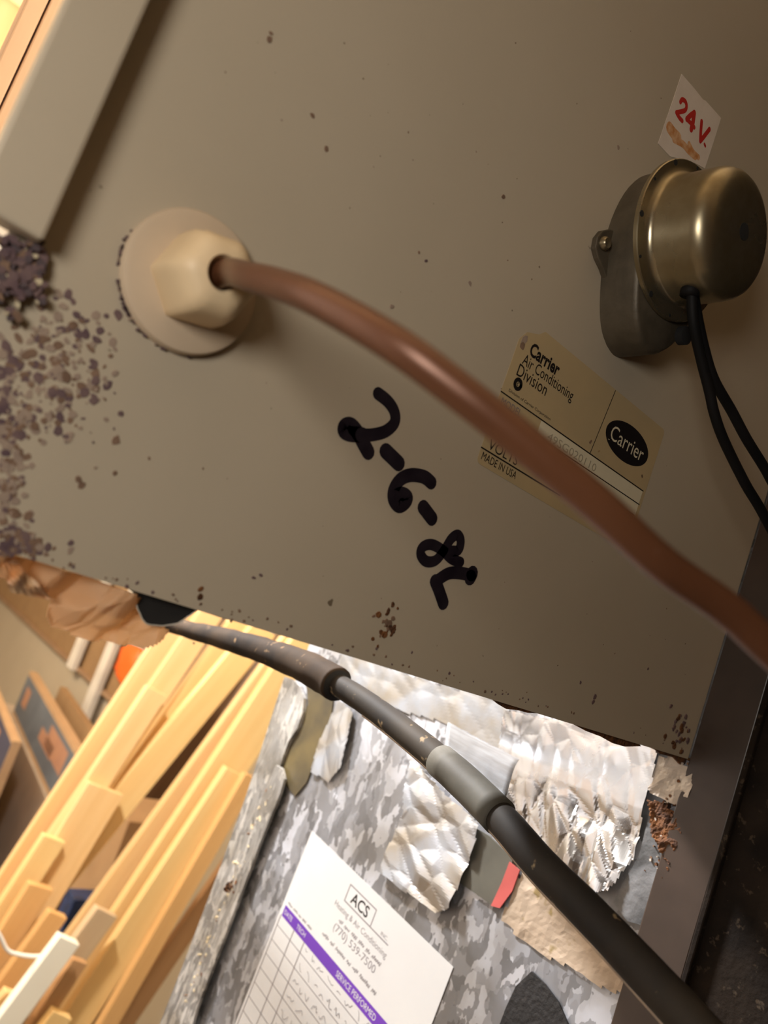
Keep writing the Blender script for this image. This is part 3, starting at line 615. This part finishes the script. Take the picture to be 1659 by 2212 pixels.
# ------------------------------------------------------------------ service sticker on the duct
ss = thing('service_sticker', 'white service record sticker with purple band on the galvanised duct', 'sticker', (DUCT_X-.0004, .2, 1.1))
SP = Plane((DUCT_X, .2922, 1.3086), (0, -1, 0), (0, 0, 1)); sl = -.0105/.1796
SP = Plane((DUCT_X, .2922, 1.3086), Vector((0, -1, sl)).normalized(), Vector((0, sl, 1)).normalized())
SW, SH = .180, .225
def spx(px, py): return SP.uv(onX(px, py, DUCT_X))
patch('backing', SP, [(0, 0), (SW, 0), (SW, -SH), (0, -SH)], 0.0003, .0002, PAPER, ss)
hh = .00056
bt = spx(625, 1962)[1]; bb = spx(616, 1985)[1]
patch('purple_band', SP, [(.004, bt), (SW-.004, bt), (SW-.004, bb), (.004, bb)], .00052, .00003, PURPLE, ss)
for s, u0, w, g in (('DATE', .006, .012, .0036), ('TECH', .026, .013, .0036), ('SERVICE PERFORMED', .085, .050, .0044)):
    text('band_lettering', s, SP, u0, (bt+bb)/2-g/2, w, g, .0006, PAPER, ss)
def scrib(name, u, v, w, g):
    # print worn past reading: short word-long runs of dashes
    ln = []; x = u
    while x < u+w:
        n_ = random.randint(3, 7); pts = []
        for k in range(n_*2): pts.append((x, v+(g*random.uniform(.55, 1) if k % 2 else g*random.uniform(0, .3)))); x += g*.28
        ln.append(pts); x += g*.55
    return strokes(name, SP, ln, g*.16, hh, GREYINK, ss)
p1, p2, p3, p4 = spx(762, 1913), spx(818, 1970), spx(797, 1998), spx(742, 1942)
bu0, bu1 = (p1[0]+p4[0])/2, (p2[0]+p3[0])/2; bv0, bv1 = (p3[1]+p4[1])/2, (p1[1]+p2[1])/2
strokes('box_outline', SP, [[(bu0, bv1), (bu1, bv1)], [(bu1, bv1), (bu1, bv0)], [(bu1+.022, bv0), (bu0, bv0)], [(bu0, bv0), (bu0, bv1)]], .0009, hh, GREYINK, ss)
text('company_initials', 'ACS', SP, bu0+.006, bv0+.0022, (bu1-bu0)*.64, (bv1-bv0)*.66, hh, INK, ss, bold=.015)
text('small_lettering', 'INC.', SP, bu1+.012, bv0+.0015, .008, .0028, hh, GREYINK, ss)
ha, hb = spx(725, 1950), spx(832, 2075)
text('lettering', 'Heating & Air Conditioning', SP, ha[0], ha[1]-.003, hb[0]-ha[0], .0058, hh, GREYINK, ss)
scrib('worn_print', ha[0]+.011, ha[1]-.0090, .046, .0034)
pa, pb = spx(722, 2002), spx(800, 2100)
text('phone_number', '(770) 539-7500', SP, pa[0], pa[1]-.0035, pb[0]-pa[0]+.004, .0074, hh, GREYINK, ss)
aa, ab = spx(700, 2010), spx(815, 2148)
scrib('worn_print', aa[0], aa[1]-.0035, ab[0]-aa[0], .0034)
scrib('worn_print', .006, bt+.0018, .036, .0026)
rows = []; r0 = bb-.0085
for k in range(13): rows.append([(.003, r0-.0122*k), (SW-.003, r0-.0122*k)])
for u in (.003, .0245, .0405, SW-.003): rows.append([(u, bb), (u, r0-.0122*12)])
strokes('ruled_grid', SP, rows, .0006, hh, GREYINK, ss)
hw = []
for k in range(8):
    u = .045; v0 = r0-.0122*k+.0018
    while u < (.15 if k < 5 else .11):
        ln = []
        for s in range(random.randint(3, 6)): ln.append((u, v0+random.uniform(0, .0055))); u += random.uniform(.001, .0024)
        hw.append(ln); u += random.uniform(.001, .006)
strokes('handwriting', SP, hw, .00045, hh+.00002, GREYINK, ss)

# ------------------------------------------------------------------ lumber leaning behind the duct
LG = 'lumber leaning behind the duct'
def board(tl, tr, bl, br, y, th, m, label, name='pine_board', group=LG, up=0.0):
    """front face given by the corners' places; squared up into a real plank, carried down to the floor"""
    a, b, c, d = onY(*tl, y), onY(*tr, y), onY(*bl, y), onY(*br, y)
    ax = ((a+b)/2-(c+d)/2).normalized(); w = (((b-a)-ax*(b-a).dot(ax)).length+((d-c)-ax*(d-c).dot(ax)).length)/2
    ax.y = 0; ax.normalize(); sd = Vector((ax.z, 0, -ax.x))
    top = (a+b)/2+ax*up; s = (top.z-0.02)/ax.z; bot = top-ax*s
    n = Vector((0, th, 0)); V = []
    for p in (bot, top):
        for q in (-1, 1):
            for r in (0, 1): V.append(p+sd*q*w/2+n*r)
    o = new(name, V, [(0, 1, 3, 2), (4, 6, 7, 5), (0, 4, 5, 1), (2, 3, 7, 6), (0, 2, 6, 4), (1, 5, 7, 3)], m)
    # mesh along its own axis so the grain follows the plank
    lean = math.atan2(ax.x, ax.z); R = Matrix.Rotation(-lean, 4, 'Y')
    o.data.transform(R); o.rotation_euler = (0, lean, 0); bevel(o, .0012)
    return tag(o, label, 'board', group)
B = [  # tl, tr, bl, br, depth, thickness, material, extra length, label
    ((336, 1380), (392, 1388), (0, 1894), (62, 1900), 1.36, .019, 0, .10, 'leftmost tall pale pine board in the lumber stack'),
    ((390, 1386), (438, 1394), (200, 1660), (262, 1668), 1.335, .017, 0, .10, 'second tall pine board from the left, upper end behind the pipe'),
    ((326, 1490), (356, 1498), (190, 1665), (246, 1700), 1.312, .019, 0, 0, 'pale pine board whose cut top end shows just under the paper tape'),
    ((200, 1688), (260, 1722), (70, 1880), (126, 1964), 1.288, .019, 0, 0, 'wide pine board with bright cut top edge left of the dark gap'),
    ((100, 1800), (138, 1826), (40, 1890), (92, 1900), 1.265, .019, 1, 0, 'short pine board with cut top, second step of the stack'),
    ((70, 1903), (110, 1930), (0, 2010), (42, 2046), 1.242, .019, 2, 0, 'short orange pine board with cut top, third step of the stack'),
    ((112, 1966), (141, 1988), (5, 2110), (36, 2144), 1.218, .019, 2, 0, 'narrow orange pine strip with rounded top beside the white stick'),
    ((19, 2135), (60, 2170), (-30, 2200), (14, 2232), 1.13, .019, 0, 0, 'short pine board end in the bottom left corner'),
    ((452, 1402), (492, 1418), (250, 1688), (290, 1705), 1.345, .019, 1, .10, 'narrow yellow pine strip left of the wide middle board'),
    ((490, 1415), (546, 1436), (196, 1770), (250, 1796), 1.318, .019, 1, .10, 'wide yellow pine board in the middle with dark gap on its right'),
    ((556, 1436), (588, 1450), (420, 1650), (452, 1665), 1.372, .019, 5, .10, 'shaded brown board deep in the gap of the lumber stack'),  # shade of the gap is put into its dark wood colour
    ((566, 1448), (598, 1456), (256, 1862), (306, 1880), 1.245, .019, 0, .10, 'narrow pale pine board right of the dark gap'),
    ((594, 1448), (652, 1476), (338, 1820), (420, 1860), 1.22, .019, 1, .10, 'bright wide pine board next to the duct seam'),
    ((500, 1664), (528, 1680), (180, 2110), (258, 2140), 1.195, .019, 1, 0, 'bright yellow board with slanted top in front of the lumber stack'),
    ((528, 1684), (562, 1672), (216, 2207), (262, 2212), 1.172, .019, 2, 0, 'orange board on the right side of the lumber stack'),
    ((640, 1640), (672, 1650), (330, 2090), (362, 2110), 1.40, .019, 3, .0, 'brown board behind the stack at the duct'),
    ((216, 1950), (249, 1994), (150, 2050), (180, 2080), 1.150, .019, 4, 0, 'greyish board with square cut top in the middle of the stack'),
    ((160, 2074), (188, 2082), (85, 2180), (118, 2196), 1.128, .017, 3, 0, 'short brown board right of the white stick'),
    ((120, 2180), (153, 2207), (90, 2220), (122, 2246), 1.105, .019, 1, 0, 'tiny yellow board end at the bottom edge'),
]
ys = sorted(b[4] for b in B)
for tl, tr, bl, br, y, th, mi, up, lb in B:
    y = 1.10+.0215*ys.index(y)
    board(tl, tr, bl, br, y, th, WOODS[mi], lb, up=up)
board((440, 1400), (640, 1440), (190, 1790), (390, 1830), 1.87, .02, WOODS[5], 'added wide dark board standing in for the shade in the lumber gap', 'gap_shade_board', None, .1)  # added board, its dark colour paints the black of the gap
board((136, 2013), (167, 2052), (38, 2150), (62, 2190), 1.08, .019, WHITEWOOD, 'white primed stick leaning on the lumber at lower left', 'white_stick', None)
cp_ = [onY(*p, 1.105) for p in ((-20, 1990), (0, 2022), (16, 2052), (40, 2062), (70, 2066), (92, 2066), (98, 2075))]
tag(tube('cord_loop', cat_path(cp_, 5), .0035, STRING, None, 8), 'white cord loop tied around the lumber at lower left', 'cord')
# things glimpsed in the gap between the boards
c0 = onY(262, 1862, 1.62)
tag(box('small_carton', (c0.x-.02, c0.x+.16, 1.62, 1.80, 0.0, onY(285, 1775, 1.62).z), CARD, None, .002), 'plain brown carton glimpsed in the gap between the boards', 'carton')
c1 = onY(165, 1970, 1.6)
tag(box('blue_tin', (c1.x-.04, c1.x+.04, 1.555, 1.615, 0.0, onY(180, 1925, 1.6).z), BLUE, None, .004), 'dark blue container glimpsed between the boards', 'container')

# ------------------------------------------------------------------ boxes and shelf along the right wall
def carton(name, corners, thick, m_body, label, prints=(), m_face=None, lip=.012, ground=False):
    """corners: far top, far bottom, near bottom, near top of the face turned to the viewer (unprojected to a vertical plane)"""
    (ft_, fb, nb, ntp, X0) = corners
    P0 = onX(*ntp, X0); dr_ = Vector((.10, .995, 0)).normalized(); nn = Vector((-dr_.y, dr_.x, 0))
    def on(px, py):
        d = ray(px, py); return CAM+d*((P0-CAM).dot(nn)/d.dot(nn))
    a, b, c, d = on(*ft_), on(*fb), on(*nb), on(*ntp)
    L = ((a-d).dot(dr_)+(b-c).dot(dr_))/2; hgt = ((a.z-b.z)+(d.z-c.z))/2; zt = (a.z+d.z)/2
    o = Vector((d.x, d.y, zt-hgt)); root = thing(name, label, 'box', o)
    up = Vector((0, 0, 1))
    def slab(nm, u0, u1, v0, v1, h0, h1, m, par):
        V = [o+dr_*u+up*v+nn*h for u in (u0, u1) for v in (v0, v1) for h in (h0, h1)]
        return new(nm, V, [(0, 1, 3, 2), (4, 6, 7, 5), (0, 4, 5, 1), (2, 3, 7, 6), (0, 2, 6, 4), (1, 5, 7, 3)], m, par)
    bd = slab('body', 0, L, -o.z if ground else 0, hgt, -thick, 0, m_body, root)
    if m_face: slab('printed_face', lip*.3, L-lip*.3, lip, hgt-lip, .0002, .001, m_face, root)
    for u0, u1, v0, v1, m in prints: slab('print', L*u0, L*u1, hgt*v0, hgt*v1, .0012, .0016, m, root)
    return root, o, L, hgt
carton('printed_carton', ((65, 1450), (20, 1520), (110, 1740), (178, 1640), 1.15), .035, CARD, 'blue grey printed carton with orange marks at the left edge', ((.14, .42, .40, .82, ORANGEPR), (.30, .52, .36, .60, ORANGEPR), (.84, .93, .35, .75, ORANGEPR)), BLUEPRINT, .018)
carton('plain_carton', ((19, 1530), (-60, 1700), (52, 1980), (109, 1756), 1.15), .07, mat('pale_carton', (0.50, 0.40, 0.30), rough=0.8), 'pale carton below the blue grey carton', ground=True)
carton('navy_carton', ((-40, 1430), (-60, 1500), (-5, 1690), (28, 1600), .98), .03, CARD, 'dark navy printed carton cut by the left picture edge', ((.2, .5, .3, .7, ORANGEPR),), NAVY, .012, ground=True)
carton('flat_carton', ((122, 1476), (106, 1510), (165, 1640), (215, 1600), 1.25), .03, CARD_DK, 'flat brown cardboard carton standing behind the printed carton', ground=True)
# open brown shelf with white posts above the tan wainscot
zS = onX(145, 1428, 1.44).z
sh = thing('wall_shelf', 'brown shelf unit with white posts beyond the lumber', 'shelf', (1.47, 3.6, zS-.02))
box('back_board', (1.488, 1.4995, 2.2, 5.6, zS, zS+.55), CARD_DK, sh)
box('shelf_plank', (1.47, 1.4875, 2.2, 5.6, zS-.02, zS), mat('brown_plank', (0.36, 0.22, 0.12), rough=0.7), sh)
for px, py in ((160, 1388), (212, 1432)):
    p = onX(px, py, 1.42); box('post', (1.44, 1.4695, p.y-.04, p.y+.04, 0.0 if px > 200 else zS-.0205, zS+.5), WHITEPL, sh, .003)
oc_ = onX(258, 1432, 1.30)
ob = thing('orange_bag', 'bright orange and white plastic bag on the shelf left of the lumber', 'bag', (1.46, oc_.y, zS))
def lump(name, c, s, m, par, seed):
    V = []; Fc = []; nu, nv = 18, 12
    for i in range(nv+1):
        for j in range(nu):
            th = PI*i/nv; ph = 2*PI*j/nu
            d = Vector((math.sin(th)*math.cos(ph), math.sin(th)*math.sin(ph), math.cos(th)))
            r = 1+.22*noise.noise(d*2.2+Vector((seed, 0, 0)))
            q = Vector((math.copysign(abs(d.x)**.6, d.x), math.copysign(abs(d.y)**.6, d.y), math.copysign(abs(d.z)**.6, d.z)))
            V.append(Vector(c)+Vector((q.x*s[0], q.y*s[1], q.z*s[2]))*r)
    for i in range(nv):
        for j in range(nu): Fc.append((i*nu+j, i*nu+(j+1) % nu, (i+1)*nu+(j+1) % nu, (i+1)*nu+j))
    return new(name, V, Fc, m, par, True)
lump('orange_pouch', (1.37, oc_.y, oc_.z), (.05, .11, .085), ORANGE, ob, 1.0)
lump('white_top', (1.39, oc_.y+.03, oc_.z+.14), (.05, .14, .07), WHITEPL, ob, 4.0)

# ------------------------------------------------------------------ wooden post behind the housing, top left
xa, xb, xc = onY(58, 0, .30).x, onY(108, 0, .30).x, onY(190, 0, .30).x
po = thing('wooden_post', 'pale doubled wooden post behind the housing in the top left corner', 'post', ((xa+xc)/2, .32, 0))
PINKW = wood_mat('pinkish_pine', (0.74, 0.50, 0.32), (0.64, 0.40, 0.24))
box('stud', (xa, xb-.0005, .30, .338, 0.0, 2.46), PINKW, po, .001)
box('stud', (xb+.0005, xc, .30, .338, 0.0, 2.46), PINKW, po, .001)
